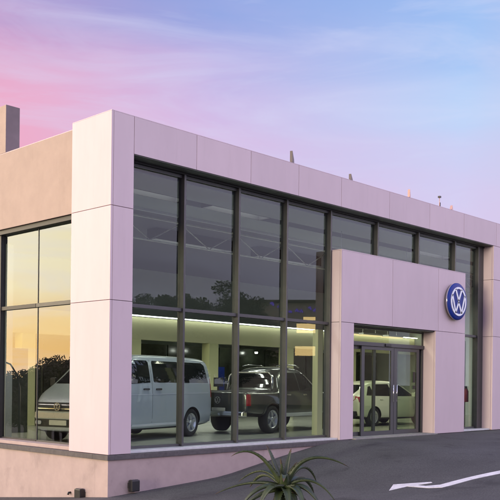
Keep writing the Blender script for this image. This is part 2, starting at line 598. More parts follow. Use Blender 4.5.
def trough(x0, x1, y, zb, wd=.40, dp=.27):
    """added fill light: an unseen glowing panel up inside a black trough that opens downwards"""
    mb = MB()
    mb.box(x0, x1, y, y + .012, zb, zb + dp + .05)
    mb.box(x0, x1, y + wd - .012, y + wd, zb, zb + dp + .05)
    mb.box(x0, x0 + .012, y + .013, y + wd - .013, zb, zb + dp + .05)
    mb.box(x1 - .012, x1, y + .013, y + wd - .013, zb, zb + dp + .05)
    mb.box(x0 + .013, x1 - .013, y + .013, y + wd - .013, zb + dp + .03, zb + dp + .05)
    f = mb.build('added_fill_trough', M['baffle'], B)
    MB().box(x0 + .05, x1 - .05, y + .05, y + wd - .05, zb + dp, zb + dp + .015).build('fill_panel', M['fill_and_spot_glow'], f)
for x0, x1 in ((2.0, 5.2), (6.4, 9.6), (10.8, 14.0), (15.2, 18.4), (19.6, 22.8)):  # troughs out of view, added to brighten the floor, bulkhead and vehicles
    trough(x0, x1, 6.4, 5.53)
for x0, x1 in ((1.4, 3.4), (4.2, 6.2), (13.0, 15.0)):
    trough(x0, x1, 1.7, 5.495)
# white roof trusses under the dark ceiling
def truss(y, x0, x1, zt, zb):
    mb = MB()
    mb.box(x0, x1, y - .03, y + .03, zt - .035, zt)
    mb.box(x0, x1, y - .03, y + .03, zb, zb + .03)
    x, up = x0, True
    while x < x1 - .5:
        a, b = (x, zb + .025), (x + 1.1, zt - .03)
        if not up:
            a, b = (x, zt - .03), (x + 1.1, zb + .025)
        mb.tube([(a[0], y, a[1]), (b[0], y, b[1])], 0.014, 6)
        x += 1.1; up = not up
    return mb.build('roof_truss', M['rail'], B)
for y in (5.2,):
    truss(y, .8, XE - .5, 5.82, 5.18)
# interior seen through the side glass
MB().box(.72, .90, 4.9, 5.06, 0, 4.5).build('interior_column', M['iwall'], B)
MB().box(1.4, 2.6, 7.0, 7.1, 0, 2.2).build('display_board', M['ipanel'], B)
# portal ---------------------------------------------------------
port = []
mb = MB()
pj = [PL, 9.10, 11.35, PR_]
for a, b in zip(pj, pj[1:]):
    mb.box(a + GAP + (.014 if a == PL else 0), b - GAP, 0, .05, J2 + GAP, J1 - .002, .004)
mb.box(PL + .014 + GAP, PO0, 0, .05, 0.002, J2 - GAP, .004)
mb.box(PO1, PR_ - .002, 0, .05, .002, J2 - GAP, .004)
mb.box(PL, PL + .05, .056, .395, J2 + GAP, J1 - .002, .004)
mb.box(PL, PL + .05, .056, .395, .002, J2 - GAP, .004)
mb.box(PL, PL + .012, .0, .050, .002, J1 - .002)
mb.box(PR_ - .05, PR_, .056, .395, .002, J1 - .002, .004)
mb.box(PO0 - .05, PO0, .056, .395, .002, J2 - .03, .004)
mb.box(PO1, PO1 + .05, .056, .395, .002, J2 - .03, .004)
mb.box(PL, PR_, -.0, .40, J1 + .001, J1 + .022)
pc = mb.build('portal_cladding', M['frame'], B)
mb = MB()
mb.box(PL + .055, PR_ - .055, .055, .39, J2 + .02, J1 - .01)
mb.box(PL + .055, PO0 - .055, .055, .39, 0, J2 + .018)
mb.box(PO1 + .055, PR_ - .055, .055, .39, 0, J2 + .018)
mb.box(PL + .02, PO0, .40, .46, 0, J1)
mb.box(PO1, PR_ - .02, .40, .46, 0, J1)
mb.box(PO0 + .001, PO1 - .001, .40, .46, J2 + .002, J1)
mb.build('portal_core', M['backing'], B)
MB().box(PO0 + .002, PO1 - .002, .056, .398, J2 - .028, J2 - .004).build('portal_soffit', M['soffit'], B)

# windows: every bay is a window with its mullion frame and two panes
def window_front(x0, x1, z0, z1, zt):
    mb = MB()
    mb.box(x1 - .026, x1 + .026, .29, .47, z0, z1, .004)              # projecting mullion fin
    mb.box(x0 + .027, x1 - .027, .36, .47, z1 - .06, z1)
    mb.box(x0 + .027, x1 - .027, .36, .47, z0, z0 + .05)
    if zt:
        mb.box(x0 + .027, x1 - .027, .33, .47, zt - .035, zt + .035, .004)
    f = mb.build('window', M['mullion'], B)
    spans = [(z0 + .05, zt - .035), (zt + .035, z1 - .06)] if zt else [(z0 + .05, z1 - .06)]
    for a, b in spans:
        MB().box(x0 + .027, x1 - .027, .402, .416, a, b).build('pane', M['glass'], f)
    return f
MX = [X1 - .02, 2.09, 3.68, 5.26, 6.88]
for a, b in zip(MX, MX[1:]):
    window_front(a, b, .051, 5.60, 2.84)
for a, b in zip([6.88, 8.84, 10.79, 12.74], [8.84, 10.79, 12.74, 14.10]):
    if b < 14:
        window_front(a, b, J1 + .03, 5.60, None)
window_front(12.80, 14.12, .051, 5.60, 2.86)
mb = MB(); mb.box(14.157, XR - .02, .33, .47, .051, 5.60); mb.build('window_end_panel', M['mullion'], B)
mb = MB(); mb.box(X1 - .004, XR - .02, .30, .52, 5.602, HF - .014); mb.build('window_head', M['dark'], B)
def window_side(y0, y1, big):
    mb = MB()
    wdt = .10 if big else .008
    mb.box(.40 - (.06 if big else -.008), .47 if big else .436, y1 - wdt, y1 + wdt, .071, 4.60)
    mb.box(.36, .47, y0 + .011 if not big else y0 + .011, y1 - wdt - .001, 2.92, 3.0)
    mb.box(.40, .47, y0 + .011, y1 - wdt - .001, .071, .10)
    f = mb.build('window', M['mullion'] if not big else M['dark'], B)
    for a, b in ((.10, 2.92), (3.0, 4.60)):
        MB().box(.42, .432, y0 + .009, y1 - wdt - .001, a, b).build('pane', M['glass_side'], f)
ysd = [WL - .01, 3.07, 4.585, 6.2, 7.8, 9.4, 11.0, 12.6, 14.2, 15.8]
for k, (a, b) in enumerate(zip(ysd, ysd[1:])):
    window_side(a + (.09 if k % 2 == 0 and k else 0), b, k % 2 == 1)

# entrance ---------------------------------------------------------
mb = MB()
mb.box(PO0 + .002, PO0 + .07, .40, .52, .02, 2.36)
mb.box(PO1 - .07, PO1 - .002, .40, .52, .02, 2.36)
mb.box(PO0 + .002, PO1 - .002, .36, .54, 2.36, 2.46, .004)
mb.box(PO0 + .002, PO1 - .002, .40, .52, 2.80, 2.84)
df = mb.build('door_frame', M['doorframe'], B)
MB().box(PO0 + .06, PO1 - .06, .43, .445, 2.46, 2.80).build('transom_pane', M['glass_door'], df)
mb = MB(); mb.box(9.3, 9.56, .33, .358, 2.37, 2.44, .006); mb.build('door_sensor', M['black'], df)
def leaf(name, x0, x1, y, handle=None, st=.075):
    mb = MB()
    mb.box(x0, x0 + st, y, y + .045, .02, 2.355)
    mb.box(x1 - st, x1, y, y + .045, .02, 2.355)
    mb.box(x0 + st, x1 - st, y, y + .045, .02, .13)
    mb.box(x0 + st, x1 - st, y, y + .045, 2.27, 2.355)
    f = mb.build(name, M['doorframe'], B)
    MB().box(x0 + st, x1 - st, y + .016, y + .028, .13, 2.27).build('pane', M['glass_door'], f)
    if handle:
        MB().tube([(handle, y - .05, .9), (handle, y - .05, 1.35)], .014).build('handle', M['chrome'], f)
leaf('side_light', 7.52, 9.04, .47, st=.11)
leaf('sliding_door', 8.32, 9.775, .40, 9.70, st=.13)
leaf('sliding_door', 9.79, 11.02, .40, 9.86, st=.13)
leaf('side_light', 10.0, PO1 - .075, .47, st=.08)
MB().box(PO0 - .0, PO1 + .0, -.10, .46, -.06, .018, .004).build('threshold', M['concrete'], B)
mb = MB()
mb.box(10.70, 10.80, .385, .399, 1.42, 1.72); mb.box(10.70, 10.80, .385, .399, 1.24, 1.34)
mb.build('door_control', M['black'], B)

# ------------------------------------------------------------------ emblem on the portal
def emblem_strokes(mb, r, y, t, mi):
    """ring and the two stacked letters, in the XZ plane facing -Y."""
    def stroke(pts, wd):
        h = wd / 2
        for (a, b) in zip(pts, pts[1:]):
            a, b = Vector(a), Vector(b)
            d = (b - a).normalized() * 0.0
            n = Vector((-(b - a).y, (b - a).x)).normalized() * h
            e = (b - a).normalized() * h * .55
            q = [a - n - e, b - n + e, b + n + e, a + n - e]
            mb.prism([(p.x * r, p.y * r) for p in q], 'y', y - t, y, mi)
    stroke([(-.36, .74), (0, .06)], .14)
    stroke([(0, .06), (.36, .74)], .14)
    stroke([(-.76, .36), (-.36, -.72)], .14)
    stroke([(-.36, -.72), (0, -.06)], .14)
    stroke([(0, -.06), (.36, -.72)], .14)
    stroke([(.36, -.72), (.76, .36)], .14)
    n = 48
    for k in range(n):
        a0, a1 = 2 * PI * k / n, 2 * PI * (k + 1) / n
        q = [(.80 * r * math.cos(a0), .80 * r * math.sin(a0)), (.93 * r * math.cos(a0), .93 * r * math.sin(a0)),
             (.93 * r * math.cos(a1), .93 * r * math.sin(a1)), (.80 * r * math.cos(a1), .80 * r * math.sin(a1))]
        mb.prism(q, 'y', y - t, y, mi)
E_ = empty('emblem_sign', (12.16, 0, 3.755), label='round blue and silver car emblem sign on the pink portal wall', cat='sign')
mb = MB(); mb.lathe([(-.004, .50), (-.09, .53), (-.10, .53)], 56); mb.build('emblem_rim', M['chrome'], E_)
mb = MB(); mb.lathe([(-.101, .53), (-.125, .528), (-.15, .49), (-.155, .36), (-.16, .02)], 56); mb.build('emblem_disc', M['blue'], E_)
mb = MB(); emblem_strokes(mb, .445, -.150, .022, 0); mb.build('emblem_mark', M['silver'], E_)

# ------------------------------------------------------------------ wall floodlights on the plinth
def wall_flood(loc, rz, label):
    t = empty('wall_floodlight', loc, rz, label, 'floodlight', 'floodlights low on the plinth')
    MB().box(-.095, .095, -.13, -.015, -.115, .105, .02).build('housing', M['black'], t)
    MB().box(-.10, .10, -.05, -.0, -.05, .05).build('bracket', M['black'], t)
    MB().box(-.07, .07, -.10, -.03, .106, .113).build('lens', M['lens'], t)
wall_flood((.56, 0, -.595), 0, 'black box floodlight low on the purple front plinth')
wall_flood((0, .79, -.79), -PI / 2, 'black box floodlight low on the peach side plinth')
t = MB().tube([(0, 1.18, -.80), (-.05, 1.18, -.80), (-.06, 1.18, -.84)], .022, 8)
tag(t.build('pipe_stub', M['black']), 'small dark pipe stub low on the peach side plinth', 'pipe')

# ------------------------------------------------------------------ small things on the parapet
def wedge(x, h, wd, m, label, lean=0.0):
    t = empty('parapet_floodlight', (x, .22, H + .021), R(20), label, 'floodlight', 'small floodlights along the parapet')
    MB().prism([(-.05, .07), (wd, .07), (wd * .85, h * .45), (-.04 + lean, h), (-.05 + lean, h)], 'y', -.03, .03).build('housing', m, t)
    mb = MB(); mb.box(-.03, .03, -.03, .03, 0, .069); mb.build('bracket', M['black'], t)
wedge(5.30, .33, .075, M['floodskin'], 'tall dark floodlight on the parapet, nearest the corner pier')
wedge(7.53, .21, .11, M['floodskin'], 'short dark slanted floodlight on the parapet above the portal edge')
wedge(10.15, .28, .06, M['floodglint'], 'narrow floodlight coloured with a peach sun glint on the parapet above the door', .03)
wedge(12.33, .21, .20, M['floodglint'], 'broad floodlight coloured with a peach sun glint on the parapet above the emblem', .14)
t = empty('antenna', (11.67, .2, H + .021), 0, 'thin upright antenna rod with a dark tip on the parapet', 'antenna')
MB().tube([(0, 0, 0), (0, 0, .30)], .011, 6).build('rod', M['floodglint'], t)
MB().box(-.035, .035, -.035, .035, .302, .35).build('tip', M['black'], t); MB().tube([(.03, 0, 0), (.03, 0, .17)], .018, 6).build('socket', M['black'], t)

# ------------------------------------------------------------------ fire extinguisher behind the narrow window
t = empty('fire_extinguisher', (14.33, .80, .84), 0, 'red fire extinguisher hung behind the narrow window right of the portal', 'extinguisher')
MB().lathe([(0, .05), (.01, .075), (.33, .075), (.40, .045), (.42, .03)], 18, 'z').build('cylinder', M['red'], t)
mb = MB(); mb.box(-.03, .03, -.02, .02, .421, .48); mb.box(-.09, .03, -.015, .015, .481, .505); mb.tube([(.03, 0, .46), (.10, 0, .36), (.10, 0, .12)], .012, 6)
mb.build('valve', M['blacktrim'], t)
MB().box(14.05, 14.46, .90, 1.15, 0, 2.75).build('interior_column', M['iyellow'], B)
MB().box(8.03, 8.25, 1.62, 1.80, 0, 2.80).build('interior_column', M['iyellow'], B)

# ------------------------------------------------------------------ vehicles
def loft_body(stations, level=2):
    """stations: (x, zb, zbelt, zt, wb, wm, wbelt, wr)"""
    bm = bmesh.new()
    rings = []
    for (x, zb, zk, zt, wb, wm, wk, wr_) in stations:
        zm = zb + (zk - zb) * .62
        hh = zt - zk
        half = [(0, zb), (wb * .6, zb), (wb, zb + .02), (wm, zb + (zk - zb) * .3), (wm + .005, zm), (wk, zk),
                (wk + (wr_ - wk) * .55, zk + hh * .5), (wr_, zk + hh * .86), (wr_ * .86, zk + hh * .985), (wr_ * .45, zt + .012), (0, zt + .016)]
        ring = [(y, zz) for y, zz in half] + [(-y, zz) for y, zz in half[-2:0:-1]]
        rings.append([bm.verts.new((x, y, zz)) for y, zz in ring])
    n = len(rings[0])
    for a, b in zip(rings, rings[1:]):
        for k in range(n):
            bm.faces.new((a[k], a[(k + 1) % n], b[(k + 1) % n], b[k]))
    for rg in (rings[0], rings[-1]):                 # caps as strips of quads
        for k in range(0, n // 2 - 0):
            a, b, c, d = rg[k], rg[k + 1], rg[(n - k - 1) % n], rg[(n - k) % n]
            vs = []
            for v in (a, b, c, d):
                if v not in vs:
                    vs.append(v)
            if len(vs) > 2:
                try:
                    bm.faces.new(vs)
                except ValueError:
                    pass
    bmesh.ops.recalc_face_normals(bm, faces=bm.faces)
    me = bpy.data.meshes.new('body')
    bm.to_mesh(me); bm.free()
    return me
def evaluated(o):
    dg = bpy.context.evaluated_depsgraph_get()
    dg.update()
    return bpy.data.meshes.new_from_object(o.evaluated_get(dg))
def make_body(name, stations, wheels, wr, paint, root, halfw, level=2):
    me = loft_body(stations)
    o = bpy.data.objects.new(name, me)
    COL.objects.link(o)
    ss = o.modifiers.new('s', 'SUBSURF'); ss.levels = level; ss.render_levels = level
    mb = MB()
    for wx in wheels:
        for s in (-1, 1):
            y0, y1 = (halfw - .27, halfw + .3) if s > 0 else (-halfw - .3, -halfw + .27)
            mb.lathe([(y0, wr), (y1, wr)], 32, 'y', (wx, 0, wr - .06 + .02))
    cut = mb.build('cutter', M['blacktrim'])
    bo = o.modifiers.new('b', 'BOOLEAN'); bo.object = cut; bo.operation = 'DIFFERENCE'; bo.solver = 'EXACT'
    m2 = evaluated(o)
    o.modifiers.clear()
    o.data = m2
    bpy.data.objects.remove(cut)
    m2.materials.clear()
    m2.materials.append(paint); m2.materials.append(M['blacktrim'])
    for p in m2.polygons:
        p.use_smooth = True
        c = p.center
        p.material_index = 0
        for wx in wheels:
            d = math.hypot(c.x - wx, c.z - (wr - .04))
            if d < wr * 1.004 and abs(c.y) < halfw - .012 and (d > wr * .96 or abs(abs(c.y) - (halfw - .27)) < .02):
                p.material_index = 1
        if p.normal.z < -.7 and c.z < .5:
            p.material_index = 1
    try:
        m2.set_sharp_from_angle(angle=R(40))
    except Exception:
        pass
    o.parent = root
    bm = bmesh.new(); bm.from_mesh(m2)
    bvh = BVHTree.FromBMesh(bm)
    bm.free()
    return o, bvh
def patch(bvh, axis, poly, off=.006, thick=.02, step=.09):
    """a plate that hugs the body: an outline pushed onto the surface along an axis and given thickness."""
    bm = bmesh.new()
    vs = [bm.verts.new((a, b, 0)) for a, b in poly]
    bm.faces.new(vs)
    for ax in (0, 1):
        lo = min(p[ax] for p in poly); hi = max(p[ax] for p in poly)
        t = lo + step
        while t < hi - 1e-3:
            co = (t, 0, 0) if ax == 0 else (0, t, 0)
            no = (1, 0, 0) if ax == 0 else (0, 1, 0)
            bmesh.ops.bisect_plane(bm, geom=bm.verts[:] + bm.edges[:] + bm.faces[:], plane_co=co, plane_no=no, dist=1e-5)
            t += step
    nrm = {}
    for v in bm.verts:
        a, b = v.co.x, v.co.y
        if axis in ('y+', 'y-'):
            s = 1 if axis == 'y+' else -1
            og, dr = Vector((a, 3 * s, b)), Vector((0, -s, 0))
        elif axis in ('x+', 'x-'):
            s = 1 if axis == 'x+' else -1
            og, dr = Vector((9 * s, a, b)), Vector((-s, 0, 0))
        else:
            og, dr = Vector((a, b, 5)), Vector((0, 0, -1))
        hit, n, _, _ = bvh.ray_cast(og, dr)
        if hit is None:
            hit, n, _, _ = bvh.find_nearest(og + dr * (2.1 if axis[0] == 'y' else 5))
        if n.dot(dr) > 0:
            n = -n
        v.co = hit + n * off
        nrm[v] = n.copy()
    faces = bm.faces[:]
    r = bmesh.ops.extrude_face_region(bm, geom=faces)
    newv = [e for e in r['geom'] if isinstance(e, bmesh.types.BMVert)]
    old = {}
    for v in newv:
        # the extruded copy sits on top of its source: sink it into the body
        best = None
        for e in v.link_edges:
            ov = e.other_vert(v)
            if ov in nrm and (ov.co - v.co).length < 1e-7:
                best = ov
        n = nrm[best] if best else None
        if n is None:
            _, n, _, _ = bvh.find_nearest(v.co)
        v.co = v.co - n * thick
    for f in bm.faces:
        f.smooth = False
    mb = MB(); mb.bm.free(); mb.bm = bm
    return mb
def wheel(root, x, s, halfw, r, m_rim=None, spokes=5, wd=.22):
    yo = s * (halfw - .02)
    mb = MB()
    mb.lathe([(s * a, b) for a, b in [(-wd * .5, r * .62), (-wd * .5, r * .90), (-wd * .38, r * .985), (-wd * .1, r), (wd * .1, r), (wd * .38, r * .985), (wd * .5, r * .90), (wd * .5, r * .67), (-wd * .1, r * .64)]], 36)
    w_ = mb.build('wheel', M['tyre'], root)
    w_.location = (x, yo - s * wd / 2, r)
    mb = MB()
    mb.lathe([(s * wd * .22, r * .655), (s * wd * .47, r * .67), (s * wd * .46, r * .60), (s * wd * .20, r * .58)], 32)
    mb.lathe([(s * wd * .10, r * .17), (s * wd * .44, r * .15), (s * wd * .46, r * .06)], 16)
    for k in range(spokes):
        a = 2 * PI * k / spokes + .3
        for da in (-.14, .14):
            c, sn = math.cos(a + da * .4), math.sin(a + da * .4)
            c2, s2 = math.cos(a + da), math.sin(a + da)
            n = Vector((-s2, 0, c2)) * r * .052
            p0 = Vector((c * r * .12, s * wd * .40, sn * r * .12)); p1 = Vector((c2 * r * .62, s * wd * .42, s2 * r * .62))
            y0 = Vector((0, -s * .03, 0))
            vv = [mb.bm.verts.new(q) for q in (p0 - n, p0 + n, p1 + n, p1 - n, p0 - n + y0, p0 + n + y0, p1 + n + y0, p1 - n + y0)]
            for f in ((0, 1, 2, 3), (4, 7, 6, 5), (0, 4, 5, 1), (1, 5, 6, 2), (2, 6, 7, 3), (3, 7, 4, 0)):
                mb.bm.faces.new([vv[i] for i in f])
    mb.build('rim', m_rim or M['rim'], w_)
    mb = MB(); mb.lathe([(-s * wd * .05, r * .60), (s * wd * .03, r * .60)], 24); mb.build('brake_disc', M['blacktrim'], w_)
def rounded(x0, x1, z0, z1, r=.05):
    return [(x0 + r, z0), (x1 - r, z0), (x1, z0 + r), (x1, z1 - r), (x1 - r, z1), (x0 + r, z1), (x0, z1 - r), (x0, z0 + r)]

# --- van (rear axle on the local origin side: x=0 at the rear bumper, nose at 4.9)
def make_van(loc, rz):
    t = empty('van', loc, rz, 'silver grey passenger van in the showroom corner, nose behind the pier', 'van')
    ST = [(0.0, .38, 1.26, 1.84, .86, .90, .90, .72), (.04, .28, 1.27, 1.94, .92, .95, .945, .80), (.20, .24, 1.27, 1.985, .93, .955, .95, .83),
          (1.0, .22, 1.27, 2.00, .93, .96, .955, .845), (2.2, .22, 1.27, 2.005, .93, .96, .955, .845), (3.05, .22, 1.27, 1.99, .93, .96, .955, .835),
          (3.34, .22, 1.26, 1.93, .93, .96, .95, .82), (3.80, .22, 1.22, 1.60, .92, .955, .93, .78), (4.20, .22, 1.16, 1.285, .91, .95, .91, .76),
          (4.55, .22, 1.05, 1.155, .86, .89, .84, .70), (4.76, .24, .88, 1.01, .76, .79, .75, .58), (4.87, .25, .78, .87, .64, .68, .64, .48), (4.90, .30, .70, .76, .56, .60, .56, .42)]
    body, bv = make_body('body', ST, (.98, 3.98), .395, M['van'], t, .955)
    zlo, zhi = 1.345, 1.855
    for ax in ('y+', 'y-'):
        for nm, pl in (('rear_window', [(.20, zlo), (1.42, zlo), (1.42, zhi), (.42, zhi), (.30, zhi - .06)]),
                       ('middle_window', rounded(1.53, 2.66, zlo, zhi, .04)),
                       ('front_window', [(2.80, zlo), (3.86, zlo - .05), (3.90, zlo + .02), (3.38, zhi), (2.84, zhi), (2.80, zhi - .04)])):
            patch(bv, ax, pl).build(nm, M['cglass'], t)
        patch(bv, ax, [(.02, 1.09), (4.4, 1.05), (4.4, 1.062), (.02, 1.102)], .006, .012, .2).build('crease_highlight', M['silver'], t)  # highlight along the body fold laid on as a silver strip
        patch(bv, ax, [(1.44, .34), (3.50, .34), (3.50, .385), (1.44, .385)], .012, .02, .25).build('side_trim', M['silver'], t)
        for hx in (2.48, 2.98):
            patch(bv, ax, rounded(hx - .11, hx + .11, 1.17, 1.21, .015), .03, .03).build('door_handle', M['blacktrim'], t)
        for x0 in (1.475, 2.73):
            patch(bv, ax, [(x0, .41), (x0 + .008, .41), (x0 + .008, 1.88), (x0, 1.88)], .0015, .01, .12).build('door_gap', M['blacktrim'], t)
        patch(bv, ax, [(.012, .98), (.10, .98), (.10, 1.46), (.03, 1.46)], .008, .02, .06).build('tail_lamp', M['tail'], t)
        patch(bv, ax, [(4.40, .80), (4.80, .72), (4.82, .84), (4.55, .97), (4.42, .95)], .006, .02, .06).build('headlight', M['headlamp'], t)
        s = 1 if ax == 'y+' else -1
        mb = MB(); mb.box(3.80, 3.90, s * .97 if s > 0 else -1.13, s * 1.13 if s > 0 else -.97, 1.22, 1.44, .035); mb.build('mirror', M['blacktrim'], t)
    patch(bv, 'x+', [(-.68, 1.30), (.68, 1.30), (.62, 1.85), (-.62, 1.85)], .006, .02).build('windscreen', M['cglass'], t)
    patch(bv, 'x+', rounded(-.72, .72, .70, .89, .03), .008, .03).build('grille', M['blacktrim'], t)
    for zz in (.75, .83):
        patch(bv, 'x+', [(-.60, zz), (.60, zz), (.60, zz + .014), (-.60, zz + .014)], .016, .02).build('grille_bar', M['chrome'], t)
    patch(bv, 'x+', rounded(-.78, .78, .55, .67, .04), .012, .03).build('front_bumper', M['vanlow'], t)
    patch(bv, 'x+', rounded(-.74, .74, .36, .53, .03), .008, .03).build('lower_grille', M['blacktrim'], t)
    patch(bv, 'x+', rounded(-.24, .24, .40, .51, .01), .02, .03).build('number_plate', M['plate'], t)
    for s in (-1, 1):
        patch(bv, 'x+', rounded(s * .56 - .09, s * .56 + .09, .41, .49, .02), .02, .03).build('fog_lamp', M['headlamp'], t)
    mb = MB(); emblem_strokes(mb, .095, 0, .012, 0)
    e = mb.build('grille_emblem', M['chrome'], t); e.location = (4.935, 0, .80); e.rotation_euler = (0, 0, PI / 2)
    mb = MB()
    for s in (-1, 1):
        mb.tube([(3.80, s * .62, 1.66), (4.20, s * .05, 1.32)], .012, 6)
    mb.build('wiper', M['silver'], t)
    patch(bv, 'x-', [(-.68, 1.34), (.68, 1.34), (.62, 1.80), (-.62, 1.80)], .006, .02).build('rear_screen', M['cglass'], t)
    mb = MB(); mb.box(-.05, .10, -.86, .86, .34, .56, .04); mb.build('rear_bumper', M['van'], t)
    for x in (.98, 3.98):
        for s in (-1, 1):
            wheel(t, x, s, .955, .352, spokes=5)
    return t
# van: left rear tyre stands at (4.93, 3.15); bearing of the nose 258 degrees
az = R(254.5); hx, hy = math.sin(az), math.cos(az)
lx, ly = -hy, hx            # local +Y (left) direction
ox = 4.93 - hx * .98 - lx * .935
oy = 3.15 - hy * .98 - ly * .935
make_van((ox, oy, 0), math.atan2(hy, hx))

# --- pickup
def make_pickup(loc, rz):
    t = empty('pickup_truck', loc, rz, 'dark green grey double cab pickup truck parked tail towards the glass', 'pickup truck')
    ST = [(0.0, .62, 1.02, 1.08, .86, .90, .90, .84), (.04, .55, 1.02, 1.12, .90, .935, .93, .90), (.4, .48, 1.02, 1.13, .92, .95, .94, .90), (1.50, .42, 1.02, 1.13, .92, .955, .945, .90),
          (1.60, .42, 1.04, 1.20, .92, .955, .94, .84), (1.74, .40, 1.07, 1.66, .92, .955, .935, .72), (1.90, .40, 1.08, 1.79, .92, .955, .93, .68), (2.5, .40, 1.08, 1.835, .92, .955, .93, .68),
          (3.0, .40, 1.08, 1.80, .92, .955, .93, .68), (3.35, .40, 1.08, 1.66, .92, .955, .93, .68), (3.95, .40, 1.06, 1.19, .92, .955, .92, .74), (4.3, .40, 1.03, 1.12, .92, .955, .92, .76),
          (4.9, .40, .98, 1.06, .91, .945, .90, .72), (5.12, .42, .92, .99, .86, .90, .86, .66), (5.18, .45, .82, .90, .80, .84, .80, .60)]
    body, bv = make_body('body', ST, (1.22, 4.32), .43, M['pickup'], t, .955)
    for ax in ('y+', 'y-'):
        for nm, pl in (('rear_window', [(1.86, 1.16), (2.62, 1.16), (2.62, 1.66), (2.02, 1.66), (1.92, 1.56)]),
                       ('front_window', [(2.70, 1.16), (3.60, 1.14), (3.62, 1.20), (3.18, 1.64), (2.70, 1.66)])):
            patch(bv, ax, pl).build(nm, M['cglass'], t)
        patch(bv, ax, [(.0, .76), (.15, .76), (.15, 1.06), (.0, 1.06)], .012, .03, .05).build('tail_lamp', M['tail'], t)
        patch(bv, ax, [(1.68, .46), (3.86, .46), (3.86, .54), (1.68, .54)], .03, .04, .25).build('side_step', M['silver'], t)
        for hx in (2.0, 2.86):
            patch(bv, ax, rounded(hx - .1, hx + .1, 1.02, 1.06, .015), .03, .03).build('door_handle', M['chrome'], t)
        for x0 in (1.80, 2.66, 3.72):
            patch(bv, ax, [(x0, .50), (x0 + .008, .50), (x0 + .008, 1.10), (x0, 1.10)], .0015, .01, .12).build('door_gap', M['blacktrim'], t)
        for wx in (1.22, 4.32):
            pts = []
            for k in range(13):
                a = PI * k / 12
                pts.append((wx + .50 * math.cos(a), .41 + .50 * math.sin(a)))
            for k in range(12, -1, -1):
                a = PI * k / 12
                pts.append((wx + .435 * math.cos(a), .41 + .435 * math.sin(a)))
            patch(bv, ax, pts, .015, .03, .08).build('arch_trim', M['pickup'], t)
        s = 1 if ax == 'y+' else -1
        mb = MB(); mb.box(3.34, 3.46, s * .98 if s > 0 else -1.17, s * 1.17 if s > 0 else -.98, 1.14, 1.34, .03); mb.build('mirror', M['pickup'], t)
        patch(bv, ax, [(4.75, .82), (5.08, .78), (5.08, .92), (4.8, .98)], .006, .02, .06).build('headlight', M['headlamp'], t)
        mb = MB(); mb.tube([(1.92, s * .58, 1.845), (2.2, s * .60, 1.885), (2.9, s * .60, 1.875), (3.1, s * .58, 1.82)], .016, 6); mb.build('roof_rail', M['chrome'], t)
    patch(bv, 'x-', rounded(-.60, .60, 1.24, 1.62, .05), .008, .03).build('rear_screen', M['cglass'], t)
    patch(bv, 'x-', rounded(-.66, .66, .70, 1.06, .03), .008, .03).build('tailgate', M['pickup'], t)
    patch(bv, 'x-', rounded(-.14, .14, 1.02, 1.05, .01), .02, .03).build('tailgate_handle', M['blacktrim'], t)
    patch(bv, 'x-', rounded(-.22, .22, .60, .70, .01), .012, .03).build('number_plate', M['plate'], t)
    mb = MB(); mb.box(-.16, .06, -.90, .90, .47, .62, .04); mb.build('rear_bumper', M['chrome'], t)
    mb = MB(); emblem_strokes(mb, .10, 0, .014, 0); e = mb.build('tailgate_emblem', M['chrome'], t); e.location = (-.035, 0, .90); e.rotation_euler = (0, 0, -PI / 2)
    patch(bv, 'z', rounded(.10, 1.46, -.78, .78, .05), .004, .02, .2).build('bed_cover', M['blacktrim'], t)
    mb = MB()
    mb.tube([(1.42, -.76, 1.13), (1.48, -.72, 1.55), (1.50, -.60, 1.66), (1.50, .60, 1.66), (1.48, .72, 1.55), (1.42, .76, 1.13)], .035, 8)
    mb.build('roll_bar', M['chrome'], t)
    patch(bv, 'x+', [(-.66, 1.20), (.66, 1.20), (.56, 1.70), (-.56, 1.70)], .006, .02).build('windscreen', M['cglass'], t)
    for x in (1.22, 4.32):
        for s in (-1, 1):
            wheel(t, x, s, .955, .385, spokes=5, wd=.26)
    return t
az = R(81); hx, hy = math.sin(az), math.cos(az); rx, ry = hy, -hx
make_pickup((7.58 - hx * 1.22 - rx * .93, 2.80 - hy * 1.22 - ry * .93, 0), math.atan2(hy, hx))

